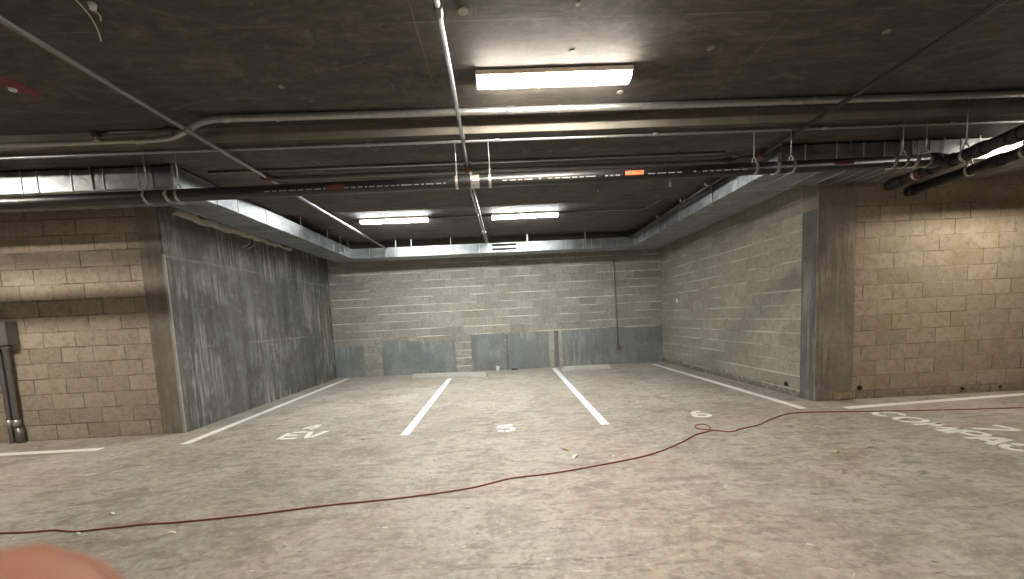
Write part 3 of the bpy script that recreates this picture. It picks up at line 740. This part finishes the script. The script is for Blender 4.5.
# stencilled figures: strokes in a unit cell (x 0..1, y 0..1)
def arc(cx, cy, rx, ry, a0, a1, n=10): return [(cx+rx*math.cos(math.radians(a0+(a1-a0)*i/n)), cy+ry*math.sin(math.radians(a0+(a1-a0)*i/n))) for i in range(n+1)]
GL = {
 'C': [arc(.52,.5,.42,.42,40,172), arc(.52,.5,.42,.42,188,320)],
 'O': [arc(.5,.5,.42,.42,98,262), arc(.5,.5,.42,.42,-82,82)],
 'M': [[(.08,.05),(.10,.95)], [(.14,.93),(.5,.25)], [(.5,.25),(.86,.93)], [(.90,.95),(.92,.05)]],
 'P': [[(.12,.05),(.12,.95)], [(.22,.93),(.6,.93)]+arc(.6,.70,.28,.23,90,-90,8)+[(.22,.47)]],
 'A': [[(.05,.05),(.46,.95)], [(.54,.95),(.95,.05)], [(.28,.33),(.72,.33)]],
 'T': [[(.05,.93),(.95,.93)], [(.5,.84),(.5,.05)]],
 'E': [[(.12,.03),(.12,.90)], [(.24,.95),(.95,.95)], [(.20,.52),(.72,.52)], [(.26,.07),(.95,.07)]],
 'V': [[(.04,.97),(.40,.05)], [(.56,.10),(.96,.97)]],
 '4': [[(.72,.02),(.72,.97)], [(.66,.95),(.06,.34)], [(.06,.30),(.95,.30)]],
 '5': [[(.88,.94),(.22,.94)], [(.16,.95),(.14,.52)], [(.22,.56),(.45,.60)]+arc(.50,.32,.40,.28,80,-95,10), [(.38,.04),(.08,.10)]],
 '6': [arc(.5,.30,.38,.25,0,360,18), [(.16,.42),(.26,.72),(.48,.93),(.80,.95)]],
 '7': [[(.05,.93),(.95,.93)], [(.90,.84),(.34,.03)]],
}
def glyph(bm, ch, o, ux, uy, w0, z0=.0003, z1=ZP):
    """o = origin on the floor, ux / uy = cell edges (2-D vectors)"""
    o = Vector(o); ux = Vector(ux); uy = Vector(uy)
    for st in GL[ch]:
        w = w0*1.18; P = [o+ux*x+uy*y for x, y in st]
        L = []; R = []
        for i in range(len(P)):
            d = (P[min(i+1,len(P)-1)]-P[max(i-1,0)]).normalized(); n = Vector((-d.y, d.x))*w/2
            L.append(P[i]+n); R.append(P[i]-n)
        for i in range(len(P)-1):
            prism(bm, [tuple(L[i]), tuple(R[i]), tuple(R[i+1]), tuple(L[i+1])], z0, z1)
b = new(); glyph(b, '4', (-2.70,4.97), (.22,-.01), (0,.26), .045)
tag(obj('painted_number', b, M['paint']), 'white number 4 painted on the floor above the letters EV', 'floor marking')
t = thing('painted_word', 'white letters EV painted on the floor below the number 4', 'floor marking')
b = new(); glyph(b, 'E', (-2.795,4.605), (.255,-.010), (.0,.295), .046); obj('letter', b, M['paint'], t)
b = new(); glyph(b, 'V', (-2.51,4.59), (.225,-.015), (.0,.295), .050); obj('letter', b, M['paint'], t)
rebase(t)
b = new(); glyph(b, '5', (-.125,4.435), (.225,-.02), (.0,.27), .044)
tag(obj('painted_number', b, M['paint']), 'white number 5 painted on the floor in the middle space', 'floor marking')
b = new(); glyph(b, '6', (2.315,4.56), (.245,.01), (.0,.275), .048)
tag(obj('painted_number', b, M['paint']), 'white number 6 painted on the floor beside the cord loop', 'floor marking')
t = thing('painted_word', 'white word COMPACT painted on the floor reading toward the frame edge', 'floor marking')
yy = [4.375, 4.135, 3.875, 3.60, 3.415, 3.205, 2.99]; ww = [.225, .235, .265, .205, .205, .205, .19]
for ch, y, w in zip('COMPACT', yy, ww):
    b = new(); glyph(b, ch, (4.265,y), (.0,-w*.96), (.33,0), .047); obj('letter', b, M['paint'], t)
rebase(t)
b = new(); glyph(b, '7', (4.645,3.72), (.0,-.225), (.345,0), .046)
tag(obj('painted_number', b, M['paint']), 'white number 7 painted on the floor above the word COMPACT', 'floor marking')

# ------------------------------------------------------------------ things on the floor
def wheel_stop(label, x0, y0, x1, y1, w=.15, h=.105):
    t = thing('wheel_stop', label, 'wheel stop')
    d = Vector((x1-x0, y1-y0)); L = d.length; d.normalize(); n = Vector((-d.y, d.x))
    b = new(); R = []
    for s, k in ((0.0,.55),(.05,1.0),(L-.05,1.0),(L,.55)):
        c = Vector((x0,y0))+d*s
        sec = [(-w/2,0),(-w/2,.03),(-w*.33,h*k),(w*.33,h*k),(w/2,.03),(w/2,0)]
        R.append([b.verts.new((c.x+n.x*a, c.y+n.y*a, z)) for a, z in sec])
    for i in range(3):
        for k in range(6): b.faces.new((R[i][k], R[i][(k+1)%6], R[i+1][(k+1)%6], R[i+1][k]))
    b.faces.new(R[0]); b.faces.new(R[-1][::-1])
    obj('curb_block', b, M['stop'], t)
    for f in (.18, .82):
        c = Vector((x0,y0))+d*L*f
        b = new(); tube(b, [(c.x,c.y,h-.004),(c.x,c.y,h+.004)], .014, 12); obj('anchor_pin', b, M['steel'], t)
    rebase(t)
wheel_stop('longer concrete wheel stop lying across the line between spaces 4 and 5', -2.20, 9.22, -.40, 8.90)
wheel_stop('shorter concrete wheel stop in the space numbered 6, under the outlet box', 1.40, 9.15, 2.56, 9.10)
b = new()
tube(b, [(-.15,9.64,.0),(-.15,9.64,.004),(-.15,9.64,.118),(-.15,9.64,.124)], [.036,.040,.050,.052], 20, True)
t = thing('paper_cup', 'small white cup standing on the floor against the back wall', 'cup')
obj('cup_body', b, M['white'], t)
b = new(); shell(b, (-.15,9.64,.124), 'z', .046, .054, .006, 20); obj('rim', b, M['white'], t); rebase(t)
b = new(); bx(b, .19, .36, YB-.14, YB-.03, 0, .022, .006)
tag(obj('dark_scrap', b, M['hole']), 'flat dark scrap at the foot of the back wall near the cup', 'scrap')

cord = [(-4.6,2.70),(-4.0,2.66),(-3.619,2.652),(-3.334,2.639),(-3.173,2.646),(-2.996,2.608),(-2.781,2.628),(-2.546,2.653),(-2.327,2.655),(-1.869,2.698),(-1.338,2.781),(-.834,2.828),(-.313,2.932),(.005,3.068),(.342,3.122),(.796,3.242),(1.307,3.421),(1.709,3.682),(1.97,3.898),(2.157,3.995),(2.235,4.085),(2.275,4.19),(2.235,4.265),(2.165,4.245),(2.108,4.171),(2.116,4.098),(2.159,4.03),(2.236,3.985),(2.392,3.944),(2.538,4.021),(2.791,4.117),(3.054,4.297),(3.357,4.465),(3.619,4.516),(4.136,4.441),(4.669,4.361),(5.3,4.278),(5.991,4.218),(7.0,4.15),(8.4,4.1)]
b = new(); pts = smooth([(x,y,.0065) for x, y in cord], 8)
n0 = 19*8
for i in range(len(pts)):
    if 26*8-6 < i < 27*8+6: pts[i].z = .0075+.010*math.sin(PI*(i-(26*8-6))/20.0)
tube(b, pts, .0062, 8)
tag(obj('extension_cord', b, M['cable']), 'thin red brown cord snaking over the concrete floor with one loop', 'cord')

# debris, each piece its own thing
def scrap(label, x, y, a, l, w, mat, name='paper_scrap'):
    b = new(); d = Vector((math.cos(a), math.sin(a))); n = Vector((-d.y, d.x)); c = Vector((x,y)); k = 5; A = []; B = []
    for i in range(k+1):
        p = c+d*l*(i/k-.5); zz = .003+.012*math.sin(PI*i/k)
        A.append((p+n*w/2*(1-.3*(i%2)), zz)); B.append((p-n*w/2, zz))
    top = [[b.verts.new((p.x,p.y,z+.0012)) for p, z in r] for r in (A, B)]; bot = [[b.verts.new((p.x,p.y,z-.0012)) for p, z in r] for r in (A, B)]
    for i in range(k):
        b.faces.new((top[0][i],top[1][i],top[1][i+1],top[0][i+1])); b.faces.new((bot[0][i],bot[0][i+1],bot[1][i+1],bot[1][i]))
        for s in (0,1): b.faces.new((top[s][i],top[s][i+1],bot[s][i+1],bot[s][i]))
    for i in (0,k): b.faces.new((top[0][i],top[1][i],bot[1][i],bot[0][i]))
    tag(obj(name, b, mat), label, 'scrap')
scrap('pale curled scrap just behind the cord below the number 5', .622, 3.485, 1.0, .11, .035, M['paper'])
scrap('yellowish scrap beside the pale curl, toward the stall line', .575, 3.69, -.9, .10, .028, flat('straw', (.55,.44,.26), .8))
scrap('white crumb in front of the cord at the fingertip side', -2.942, 2.572, .4, .028, .018, M['white'])
scrap('second white crumb beside the cord, a little farther from it', -2.868, 2.545, 1.2, .030, .020, M['white'])
scrap('small white flake between the cord and the EV letters', -2.99, 2.85, .1, .035, .018, M['white'])
scrap('pale flake in front of the cord, in line with the dark wall foot', -2.27, 2.51, .2, .06, .016, M['paper'])
scrap('yellow bit on the floor in front of the word COMPACT', 2.905, 3.245, .3, .045, .03, flat('yellow_bit', (.62,.48,.22), .7))
scrap('white speck on the empty floor near the bottom edge of view', -1.39, 2.275, .7, .025, .014, M['white'])

# ------------------------------------------------------------------ the photographer's hand
CAM = Vector((0, 0, 1.31883))
RX = Vector((.998472,-.027433,-.047980)); RD = Vector((-.050135,-.084180,-.995188)); RF = Vector((.023262,.996073,-.085427))   # right, down, forward of the lens
def cp(x, y, z): return CAM+RX*x+RD*y+RF*z
def skin(name, chains, mat, sub=2):
    """chains of (x, y, z, radius) sharing their first vertex, grown into one surface"""
    bm = bmesh.new(); idx = {}; rad = []; root = None
    for ch in chains:
        prev = None
        for p in ch:
            if p not in idx:
                idx[p] = bm.verts.new(cp(*p[:3])); rad.append(p[3])
            if prev is not None and prev is not idx[p] and bm.edges.get((prev, idx[p])) is None: bm.edges.new((prev, idx[p]))
            prev = idx[p]
    m = bpy.data.meshes.new(name); bm.to_mesh(m); bm.free()
    o = bpy.data.objects.new(name, m); COL.objects.link(o)
    md = o.modifiers.new('skin', 'SKIN'); md.use_smooth_shade = True
    for i, r in enumerate(rad):
        m.skin_vertices[0].data[i].radius = (r, r); m.skin_vertices[0].data[i].use_root = (i == 0)
    ms = o.modifiers.new('sub', 'SUBSURF'); ms.levels = sub; ms.render_levels = sub
    bpy.context.view_layer.update()
    ev = bpy.data.meshes.new_from_object(o.evaluated_get(bpy.context.evaluated_depsgraph_get()))
    o.modifiers.clear(); o.data = ev; ev.name = name
    ev.materials.clear(); ev.materials.append(mat)
    for f in ev.polygons: f.use_smooth = True
    return o
k = N('skin'); n1 = k.noise(60, 4); 
M['skin'] = k.fin(k.ramp(n1, [(.3, (.235,.085,.042)), (.7, (.285,.112,.058))]), .7)
k.b.inputs['Specular IOR Level'].default_value = .1
k.b.inputs['Subsurface Weight'].default_value = .15; k.b.inputs['Subsurface Radius'].default_value = (.004,.0015,.0008); k.b.inputs['Subsurface Scale'].default_value = 1.0
palm = (-.118,.062,-.030,.022); wrist = (-.160,.088,-.052,.024)
fingers = [
 [palm, (-.088,.036,-.012,.0115), (-.064,.0215,.008,.0098), (-.050,.0140,.0140,.0097), (-.0298,.0159,.0148,.0086)],
 [palm, (-.092,.055,-.012,.0115), (-.060,.0475,.010,.0098), (-.044,.0465,.012,.0088), (-.034,.0460,.006,.0078)],
 [palm, (-.098,.075,-.014,.0110), (-.066,.0690,.007,.0094), (-.050,.0675,.010,.0086), (-.040,.0665,.005,.0076)],
 [palm, (-.106,.094,-.020,.0100), (-.078,.0900,.000,.0082), (-.064,.0885,.003,.0076), (-.055,.0875,-.001,.0068)],
 [palm, (-.120,.046,-.048,.0140), (-.098,.032,-.056,.0115), (-.076,.026,-.052,.0100), (-.062,.024,-.046,.0088)],
]
hand = skin('hand', [[palm, wrist, (-.215,.125,-.085,.026), (-.270,.165,-.118,.030)]]+fingers, M['skin'], 3)
tag(hand, 'blurred pink fingertip of the photographer poking in at the bottom corner', 'hand')
M['nail'] = flat('fingernail', (.32,.15,.10), .6)
for fi in range(5):
    a = Vector(fingers[fi][-2][:3]); c = Vector(fingers[fi][-1][:3]); r = fingers[fi][-1][3]
    d = (c-a).normalized(); up = Vector((0,0,1)) if fi < 4 else Vector((0,0,-1)); up = (up-d*up.dot(d)).normalized(); s = d.cross(up)
    b = new(); t = bmesh.new(); bmesh.ops.create_uvsphere(t, u_segments=12, v_segments=8, radius=1)
    for v in t.verts:
        q = c+d*(v.co.x*r*.75+r*.35)+s*(v.co.y*r*.62)+up*(v.co.z*r*.16+r*.80); v.co = cp(*q)
    for f in t.faces: f.smooth = True
    merge(b, t); obj('fingernail', b, M['nail'], hand)

# ------------------------------------------------------------------ camera, world, view
cd = bpy.data.cameras.new('camera'); cam = bpy.data.objects.new('camera', cd); COL.objects.link(cam)
m = Matrix.Identity(4)
for i, ax in enumerate((RX, -RD, -RF)):
    for r in range(3): m[r][i] = ax[r]
m.translation = CAM; cam.matrix_world = m
cd.sensor_fit = 'HORIZONTAL'; cd.sensor_width = 36; cd.lens = 36*384.573/1024; cd.shift_y = (351.278-289.5)/1024
cd.clip_start = .004; cd.clip_end = 100
cd.dof.use_dof = True; cd.dof.focus_distance = 6.0; cd.dof.aperture_fstop = 26
S.camera = cam
w = bpy.data.worlds.new('world'); S.world = w; w.use_nodes = True
w.node_tree.nodes['Background'].inputs[0].default_value = (.02,.02,.02,1); w.node_tree.nodes['Background'].inputs[1].default_value = 0
vs = S.view_settings
vs.view_transform = 'Standard'; vs.look = 'None'; vs.gamma = 1; vs.use_curve_mapping = False; vs.exposure = EXPO
S.cycles.max_bounces = 10; S.cycles.diffuse_bounces = 6
